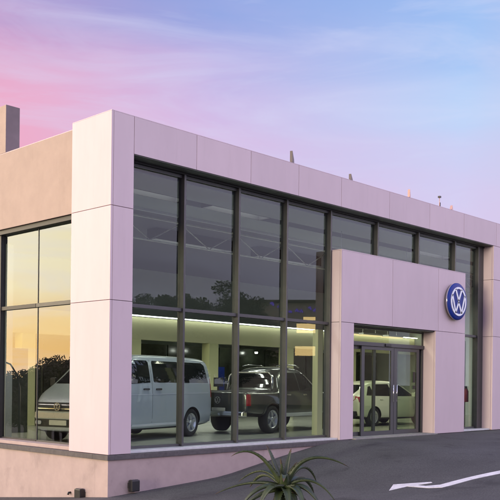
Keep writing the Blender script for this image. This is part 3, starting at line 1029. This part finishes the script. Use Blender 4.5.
# --- white saloon
def make_car(loc, rz):
    t = empty('parked_car', loc, rz, 'white car parked inside, seen side-on through the entrance doors', 'car')
    ST = [(0.0, .42, .86, .98, .72, .78, .76, .62), (.05, .30, .88, 1.04, .80, .83, .80, .66), (.25, .24, .90, 1.12, .83, .855, .83, .66), (.55, .22, .92, 1.32, .84, .86, .83, .60),
          (1.0, .20, .92, 1.45, .84, .865, .83, .56), (1.7, .20, .91, 1.49, .84, .865, .83, .57), (2.3, .20, .90, 1.46, .84, .865, .83, .57), (2.75, .20, .90, 1.32, .84, .865, .83, .57),
          (3.25, .20, .88, 1.0, .83, .86, .81, .62), (3.75, .20, .80, .90, .82, .84, .78, .60), (4.0, .22, .70, .80, .78, .80, .74, .55), (4.08, .26, .62, .70, .70, .72, .68, .48)]
    body, bv = make_body('body', ST, (.78, 3.28), .35, M['carwhite'], t, .862)
    for ax in ('y+', 'y-'):
        for nm, pl in (('quarter_window', [(.46, 1.00), (.80, .99), (.84, 1.30), (.72, 1.28)]),
                       ('rear_window', [(.88, .985), (1.78, .975), (1.78, 1.37), (1.0, 1.36)]),
                       ('front_window', [(1.86, .975), (2.98, .97), (2.96, 1.02), (2.42, 1.33), (1.86, 1.37)])):
            patch(bv, ax, pl, .006, .02, .07).build(nm, M['cglass'], t)
        patch(bv, ax, [(.005, .78), (.24, .80), (.22, .95), (.03, .97)], .008, .02, .05).build('tail_lamp', M['tail'], t)
        patch(bv, ax, [(3.62, .64), (3.98, .60), (3.98, .70), (3.66, .78)], .006, .02, .05).build('headlight', M['headlamp'], t)
        for hx in (1.16, 2.08):
            patch(bv, ax, rounded(hx - .09, hx + .09, .86, .89, .012), .025, .03).build('door_handle', M['carwhite'], t)
        for x0 in (1.82, 2.86):
            patch(bv, ax, [(x0, .34), (x0 + .008, .34), (x0 + .008, .97), (x0, .97)], .0015, .01, .12).build('door_gap', M['blacktrim'], t)
        s = 1 if ax == 'y+' else -1
        mb = MB(); mb.box(2.72, 2.82, s * .87 if s > 0 else -1.02, s * 1.02 if s > 0 else -.87, .96, 1.10, .025); mb.build('mirror', M['carwhite'], t)
    patch(bv, 'x-', rounded(-.52, .52, 1.02, 1.34, .05), .006, .02).build('rear_screen', M['cglass'], t)
    patch(bv, 'x+', [(-.58, .98), (.58, .98), (.48, 1.38), (-.48, 1.38)], .006, .02).build('windscreen', M['cglass'], t)
    mb = MB(); mb.box(-.05, .08, -.74, .74, .34, .50, .04); mb.build('rear_bumper', M['blacktrim'], t)
    patch(bv, 'x-', rounded(-.22, .22, .62, .72, .01), .01, .03).build('number_plate', M['plate'], t)
    for x in (.78, 3.28):
        for s in (-1, 1):
            wheel(t, x, s, .862, .31, spokes=6, wd=.19)
    return t
az = R(93); hx, hy = math.sin(az), math.cos(az); rx, ry = hy, -hx
make_car((13.15 - hx * .78 - rx * .84, 3.43 - hy * .78 - ry * .84, 0), math.atan2(hy, hx))

# ------------------------------------------------------------------ painted arrow on the asphalt
def to_ground(poly, lift=.004, step=.25):
    bm = bmesh.new()
    bm.faces.new([bm.verts.new((a, b, 0)) for a, b in poly])
    for ax in (0, 1):
        lo = min(p[ax] for p in poly); hi = max(p[ax] for p in poly)
        t = lo + step
        while t < hi:
            bmesh.ops.bisect_plane(bm, geom=bm.verts[:] + bm.edges[:] + bm.faces[:], plane_co=(t, 0, 0) if ax == 0 else (0, t, 0), plane_no=(1, 0, 0) if ax == 0 else (0, 1, 0), dist=1e-5)
            t += step
    return bm
from mathutils.geometry import tessellate_polygon
GB = bmesh.new(); GB.from_mesh(g.data); GBV = BVHTree.FromBMesh(GB); GB.free()
def gz(x, y):
    h = GBV.ray_cast(Vector((x, y, 5)), Vector((0, 0, -1)))[0]
    return h.z if h else 0
ARROW = []   # filled in below from the measured outline
def px_ray(u, v):
    """direction of one picture element of the 500 px frame, used once to measure where the paint lies on the asphalt"""
    a, b = u - 250.0, v - 383.1
    c_, s_ = math.cos(R(.628)), math.sin(R(.628))
    a2, b2 = c_ * a + s_ * b, -s_ * a + c_ * b
    yw = R(-46.158)
    fw = Vector((-math.sin(yw), math.cos(yw), 0)); ri = Vector((fw.y, -fw.x, 0))
    return (fw + ri * (a2 / 851.7) + Vector((0, 0, -b2 / 851.7))).normalized()
def on_ground(u, v):
    h = GBV.ray_cast(Vector((-9.518, -12.747, 1.36)), px_ray(u, v))[0]
    return (h.x, h.y)
outl = [(389, 490.8), (393.2, 484.8), (431, 482.2), (432.3, 482.9), (417, 485.4), (426, 486.2), (440, 485.0), (451, 482.0), (470, 477.2), (493, 472.2), (512, 468.5),
        (512, 471.2), (499, 474.0), (474, 479.2), (452, 485.3), (442, 487.7), (428, 488.2), (407, 486.6)]
bm = to_ground([on_ground(u, v) for u, v in outl])
for v in bm.verts:
    v.co.z = gz(v.co.x, v.co.y) + .005
r_ = bmesh.ops.extrude_face_region(bm, geom=bm.faces[:])
for e in r_['geom']:
    if isinstance(e, bmesh.types.BMVert):
        e.co.z -= .02
mb = MB(); mb.bm.free(); mb.bm = bm
tag(mb.build('painted_arrow', M['roadpaint']), 'white curved arrow painted on the asphalt in front of the entrance', 'road marking')

# ------------------------------------------------------------------ aloe in the foreground
yw = R(-46.158)
FW = Vector((-math.sin(yw), math.cos(yw), 0)); RI = Vector((FW.y, -FW.x, 0)); UP = Vector((0, 0, 1))
d0 = px_ray(284, 482)
AC = Vector((-9.518, -12.747, 1.36)) + d0 * (8.5 / d0.dot(FW))
A = empty('aloe_plant', (AC.x, AC.y, gz(AC.x, AC.y)), label='dark green aloe plant with arching pointed leaves in front of the showroom', cat='plant')
base = AC.z - gz(AC.x, AC.y)
def bez(p0, p1, p2, p3, t):
    s = 1 - t
    return p0 * s ** 3 + p1 * 3 * s * s * t + p2 * 3 * s * t * t + p3 * t ** 3
def aloe_leaf(ctrl, wd, m=None):
    pts = [RI * (a / 100) + UP * (b / 100) - FW * (c_ / 100) + UP * base for a, b, c_ in ctrl]
    mb = MB()
    n = 16
    rings = []
    for i in range(n + 1):
        t = i / n
        p = bez(*pts, t)
        tg = (bez(*pts, min(1, t + .02)) - bez(*pts, max(0, t - .02))).normalized()
        side = tg.cross(UP)
        if side.length < .2:
            side = tg.cross(FW)
        side.normalize()
        nr = side.cross(tg).normalized()
        if nr.z < 0 and abs(nr.z) > .3:
            nr = -nr
        w_ = wd * (1 - t) ** .62 * (1 if t > .12 else .8 + t * 1.6) + .0016
        th = w_ * .34
        prof_ = [(-w_, w_ * .36), (-w_ * .5, -.02 * w_), (0, -.12 * w_), (w_ * .5, -.02 * w_), (w_, w_ * .36), (w_ * .55, -th), (0, -th * 1.35), (-w_ * .55, -th)]
        rings.append([mb.bm.verts.new(p + side * a + nr * b) for a, b in prof_])
        if 0 < i < n - 1:       # marginal teeth
            for sg in (0, 4):
                q = p + side * (w_ if sg == 4 else -w_) + nr * w_ * .36
                d = (side * (1 if sg == 4 else -1) + tg * .5).normalized() * min(.009, w_ * .4)
                a_, b_, c_ = mb.bm.verts.new(q - tg * .006), mb.bm.verts.new(q + tg * .006), mb.bm.verts.new(q + d)
                e_ = mb.bm.verts.new(q - nr * .004)
                for f in ((a_, b_, c_), (b_, e_, c_), (e_, a_, c_)):
                    mb.bm.faces.new(f)
    k = len(rings[0])
    for a, b in zip(rings, rings[1:]):
        for j in range(k):
            f = mb.bm.faces.new((a[j], a[(j + 1) % k], b[(j + 1) % k], b[j])); f.smooth = True
    mb.bm.faces.new(rings[0]); mb.bm.faces.new(rings[-1])
    o = mb.build('leaf', [m or M['aloe'], M['aloedry']], A)
    tipp = pts[3]
    for p_ in o.data.polygons:
        if (p_.center - tipp).length < .055:
            p_.material_index = 1
    return o
LV = [((-3, -2, 4), (-14, 18, 8), (-30, 42, 10), (-53, 26, 14), .050), ((-2, 0, -4), (-9, 14, -8), (-13, 28, -12), (-18, 36, -16), .032),
      ((1, 0, -4), (3, 10, -10), (5, 22, -16), (8, 32, -22), .030), ((3, -2, 4), (10, 26, 6), (34, 34, 8), (64, 16, 6), .054),
      ((4, -2, -6), (14, 20, -16), (28, 16, -26), (35, -4, -32), .034), ((-4, -5, 0), (-20, 2, -6), (-44, -1, -10), (-69, -14, -8), .042),
      ((-3, -5, 8), (-14, 2, 18), (-32, -2, 26), (-44, -24, 30), .050), ((-2, -6, 10), (-8, 4, 22), (-20, -2, 34), (-26, -24, 40), .05),
      ((2, -6, 10), (8, 2, 22), (16, -4, 34), (18, -26, 40), .05), ((4, -5, 6), (16, 2, 14), (26, -4, 22), (38, -26, 26), .05),
      ((0, -4, 8), (0, 10, 12), (0, 14, 22), (-2, 4, 36), .046), ((-2, -3, -6), (-14, 12, -14), (-26, 14, -20), (-46, -4, -30), .036),
      ((3, -4, 0), (20, 8, 2), (38, 4, 6), (52, -20, 10), .042), ((-3, -7, 6), (-18, -6, 14), (-36, -14, 20), (-52, -36, 22), .045),
      ((-1, 0, 0), (-1, 8, -1), (-3, 16, 0), (-4, 24, 2), .022), ((2, 0, 0), (4, 8, 2), (7, 14, 3), (13, 21, 6), .024), ((0, -2, -8), (2, 10, -24), (4, 10, -44), (6, -8, -60), .045),
      ((3, -3, -8), (14, 6, -24), (26, 2, -40), (34, -18, -50), .042), ((-3, -3, -8), (-14, 8, -22), (-24, 6, -38), (-34, -12, -50), .042)]
LV += [((0, -6, 10), (1, 0, 24), (3, -8, 34), (5, -32, 38), .05), ((-2, -7, 8), (-5, -4, 20), (-8, -14, 28), (-10, -36, 32), .048), ((2, -8, 8), (7, -6, 18), (11, -18, 26), (13, -38, 30), .048),
       ((-1, -8, 9), (-2, -8, 18), (-3, -20, 24), (-3, -42, 26), .05), ((0, -9, 8), (3, -12, 15), (5, -26, 18), (6, -46, 20), .046), ((-2, -9, 8), (-6, -12, 15), (-9, -26, 18), (-11, -46, 20), .046)]
for *ct, wd in LV:
    aloe_leaf(ct, wd * 1.12)
for *ct, wd in [((-2, -8, 4), (-16, 0, 6), (-24, -2, 8), (-30, -7, 8), .034), ((2, -8, 8), (16, -6, 18), (28, -22, 22), (30, -44, 22), .03), ((-2, -9, 8), (-8, -10, 20), (-16, -28, 26), (-16, -48, 24), .03)]:
    aloe_leaf(ct, wd, M['aloedry'])
mb = MB(); mb.tube([(0, 0, -.05), (.01, 0, base * .5), (0, 0, base + .06)], [.08, .07, .055], 12); mb.build('stem', M['aloedry'], A)

# ------------------------------------------------------------------ violet stickers on the glass left of the portal
# ------------------------------------------------------------------ trees and a street lamp mirrored in the glazing
def tree(loc, h, spread, seed, mleaf, label, sparse=1.0):
    rnd = random.Random(seed)
    t = empty('street_tree', loc, rnd.random() * 6, label, 'tree', 'trees round the forecourt')
    mb = MB()
    mb.tube([(0, 0, -.2), (.05, .03, h * .25), (.0, .08, h * .5), (.05, 0, h * .8)], [.17, .13, .09, .03], 8)
    tips = []
    for k in range(20):
        a = k * 2.4 + rnd.random()
        z0 = h * (.28 + .025 * k)
        l = spread * (.55 + .45 * rnd.random()) * (1 - .022 * k)
        e = Vector((math.cos(a) * l, math.sin(a) * l, z0 + h * (.12 + .16 * rnd.random())))
        mid = Vector((math.cos(a) * l * .5, math.sin(a) * l * .5, z0 + h * .05))
        mb.tube([(0, .04, z0), mid, e], [.06, .04, .015], 6)
        tips += [e, (e + mid) / 2, mid]
    tips += [Vector((0, 0, h * .86)), Vector((0, 0, h * .95))]
    mb.build('trunk', M['bark'], t)
    mb = MB()
    for tip in tips:
        for k in range(int(380 * sparse)):
            d3 = Vector((rnd.gauss(0, 1), rnd.gauss(0, 1), rnd.gauss(0, 1))).normalized() * rnd.random() ** .42
            p = tip + Vector((d3.x, d3.y, d3.z * .7)) * spread * .27
            s = .05 + .05 * rnd.random()
            u = Vector((rnd.gauss(0, 1), rnd.gauss(0, 1), rnd.gauss(0, 1))).normalized()
            v = u.orthogonal().normalized() * s * .5
            u = u * s
            q = [mb.bm.verts.new(p + d) for d in (-u, v, u, -v)]
            mb.bm.faces.new(q)
    mb.build('crown', mleaf, t, recalc=False)
    return t
for i, (x, y, zt, sp, lb) in enumerate([(16.4, -16.9, 5.3, 1.9, 'nearest leafy tree across the forecourt, right of the road arrow'),
                                        (20.6, -19.9, 5.7, 2.2, 'second leafy tree across the forecourt behind the nearest one'),
                                        (20.4, -15.9, 5.75, 2.2, 'tall leafy tree across the forecourt facing the entrance'),
                                        (28.4, -26.3, 6.3, 3.0, 'broad leafy tree at the far back of the forecourt'),
                                        (21.8, -25.5, 5.9, 2.3, 'leafy tree at the far left back of the forecourt')]):
    z0 = gz(x, y); tree((x, y, z0), zt - z0, sp, 11 + i, M['leaf'], lb)
for i, (x, y, zt, sp, lb) in enumerate([(-14.8, 24.6, 2.7, 2.2, 'brown bushy tree west of the building, nearest the street'), (-16.1, 27.3, 3.1, 2.2, 'taller brown bushy tree west of the building'),
                                        (-13.5, 24.2, 2.2, 1.8, 'low brown bushy tree west of the building'), (-16.3, 29.6, 2.5, 2.4, 'brown tree at the back of the western row'),
                                        (-13.9, 27.0, 2.3, 1.8, 'small brown tree closing the western row'), (-17.9, 28.5, 2.8, 2.4, 'wide brown tree behind the western row')]):
    z0 = gz(x, y); tree((x, y, z0), zt - .45 - z0, sp, 31 + i, M['leafbrown'], lb, .55)
z0 = gz(-8.2, 18.1)
t = empty('street_lamp', (-8.2, 18.1, z0), 0, 'thin street lamp with curved arm west of the building', 'street lamp')
mb = MB()
mb.tube([(0, 0, 0), (0, 0, 3.2), (.05, .1, 3.7), (.2, .4, 4.15), (.4, .8, 4.3)], [.06, .05, .04, .035, .03], 8)
mb.build('post', M['dark'], t)
mb = MB(); mb.box(.30, .60, .75, .95, 4.22, 4.32, .02); mb.build('lamp_head', M['black'], t)
mb = MB(); mb.box(-40, -39.7, 2, 60, -2.6, .55)
tag(mb.build('boundary_wall', M['brick']), 'long low dark boundary wall west of the building', 'wall')

# ------------------------------------------------------------------ house across the street (mirrored in the glazing)
M['warm_window'] = emit('warm_window_glow', (1, .72, .30), 9.0)
M['neon'] = emit('violet_neon', (.20, .10, 1.0), 2.6)
hs = empty('street_house', (39.5, -27.5, gz(39.5, -27.5)), R(52), 'dark low house with lit windows and a violet neon across the street', 'house')
MB().box(-6, 6, -8, 0, 0, 7.7).build('wall', M['brick'], hs)
MB().box(-6.4, 6.4, -8.4, .4, 7.702, 7.85).build('roof', M['dark'], hs)
for a, b, c_, d in ((-.9, 2.0, 5.4, 6.1), (-.4, 2.0, 6.35, 6.6), (-1.0, 2.0, 3.7, 4.4)):
    MB().box(a, b, .005, .03, c_, d).build('window', M['warm_window'], hs)
rn = random.Random(5)
for k in range(9):
    x0 = -3.0 + k * .46 + rn.random() * .2
    z0 = 6.95 + rn.random() * .35 + (.35 if k < 3 else 0)
    MB().tube([(x0, .06, z0), (x0 + .12, .06, z0 + .16 * rn.random() + .05), (x0 + .22, .06, z0 - .12 * rn.random())], .05 + .04 * rn.random(), 6).build('neon_tube', M['neon'], hs)
# ------------------------------------------------------------------ wear: panel to panel variation, rain streaks, asphalt stains
def overlay(m, build):
    nt = m.node_tree
    p = nt.nodes['Principled BSDF']
    src = p.inputs['Base Color'].links[0].from_socket
    mu = mixc(nt, 'MULTIPLY'); mu.inputs[0].default_value = 1.0
    nt.links.new(src, mu.inputs[6])
    nt.links.new(build(nt), mu.inputs[7])
    nt.links.new(mu.outputs[2], p.inputs['Base Color'])
def panel_var(nt):
    ge = nt.nodes.new('ShaderNodeNewGeometry')
    r = ramp(nt, [(0, (.95, .95, .955, 1)), (1, (1.03, 1.02, 1.02, 1))])
    nt.links.new(ge.outputs['Random Per Island'], r.inputs[0])
    return r.outputs[0]
def streaks(nt):
    tc = nt.nodes.new('ShaderNodeTexCoord'); mp = nt.nodes.new('ShaderNodeMapping')
    mp.inputs['Scale'].default_value = (5, 5, .4)
    n = nt.nodes.new('ShaderNodeTexNoise'); n.inputs['Scale'].default_value = 1.0; n.inputs['Detail'].default_value = 6; n.inputs['Roughness'].default_value = .7
    nt.links.new(tc.outputs['Object'], mp.inputs[0]); nt.links.new(mp.outputs[0], n.inputs[0])
    r = ramp(nt, [(.28, (.95, .945, .94, 1)), (.46, (1, 1, 1, 1))])
    nt.links.new(n.outputs[0], r.inputs[0])
    return r.outputs[0]
def stains(scale, lo, dark, rough=.6):
    def f(nt):
        tc = nt.nodes.new('ShaderNodeTexCoord')
        n = nt.nodes.new('ShaderNodeTexNoise'); n.inputs['Scale'].default_value = scale; n.inputs['Detail'].default_value = 8; n.inputs['Roughness'].default_value = rough; n.inputs['Distortion'].default_value = .5
        nt.links.new(tc.outputs['Object'], n.inputs[0])
        r = ramp(nt, [(lo, (dark, dark, dark, 1)), (lo + .1, (1, 1, 1, 1))])
        nt.links.new(n.outputs[0], r.inputs[0])
        return r.outputs[0]
    return f
overlay(M['frame'], panel_var)
overlay(M['frame'], streaks)
overlay(M['upper'], streaks)
overlay(M['plinth'], streaks)
overlay(M['plinth'], stains(2.2, .34, .88))
overlay(M['asphalt'], stains(1.1, .33, .62))
overlay(M['asphalt'], stains(.22, .46, .92))
def tyre_marks(nt):
    tc = nt.nodes.new('ShaderNodeTexCoord'); mp = nt.nodes.new('ShaderNodeMapping')
    mp.inputs['Scale'].default_value = (.10, 1.5, 1); mp.inputs['Rotation'].default_value = (0, 0, .12)
    n = nt.nodes.new('ShaderNodeTexNoise'); n.inputs['Scale'].default_value = 1.0; n.inputs['Detail'].default_value = 5; n.inputs['Distortion'].default_value = .25
    nt.links.new(tc.outputs['Object'], mp.inputs[0]); nt.links.new(mp.outputs[0], n.inputs[0])
    r = ramp(nt, [(.34, (.91, .91, .91, 1)), (.52, (1, 1, 1, 1)), (.68, (1.06, 1.06, 1.05, 1))])
    nt.links.new(n.outputs[0], r.inputs[0])
    return r.outputs[0]
overlay(M['asphalt'], tyre_marks)
overlay(M['roadpaint'], stains(9.0, .36, .74, .75))
# ------------------------------------------------------------------ showroom furniture far inside
t = empty('reception_desk', (11.0, 8.6, 0), R(6), 'pale reception desk with a dark monitor deep inside the showroom', 'desk')
MB().box(-1.0, 1.0, -.06, 0, 0, 1.05, .01).build('front_panel', M['steel_white'], t)
MB().box(-1.05, 1.05, -.12, .62, 1.052, 1.09, .008).build('desk_top', M['black'], t)
mb = MB(); mb.box(.2, .72, .25, .28, 1.22, 1.54, .01); mb.box(.43, .49, .26, .30, 1.091, 1.225); mb.build('monitor', M['blacktrim'], t)
for i, (x, c_) in enumerate(((9.9, 'silver'), (14.2, 'blue'), (17.6, 'silver'))):
    lb = ('pale poster on the office glass between the interior columns', 'blue poster on the office glass deep inside', 'pale poster on the office glass farthest right')[i]
    tag(MB().box(x, x + .7, 12.16, 12.18, .9, 2.0).build('poster', M[c_]), lb, 'poster')
for i, x in enumerate((13.0, 13.5, 14.9, 16.4)):
    MB().lathe([(2.60, .05), (2.66, .06)], 12, 'z', (x, 11.2 + .2 * i, 0)).build('spot_light', M['fill_and_spot_glow'], B)
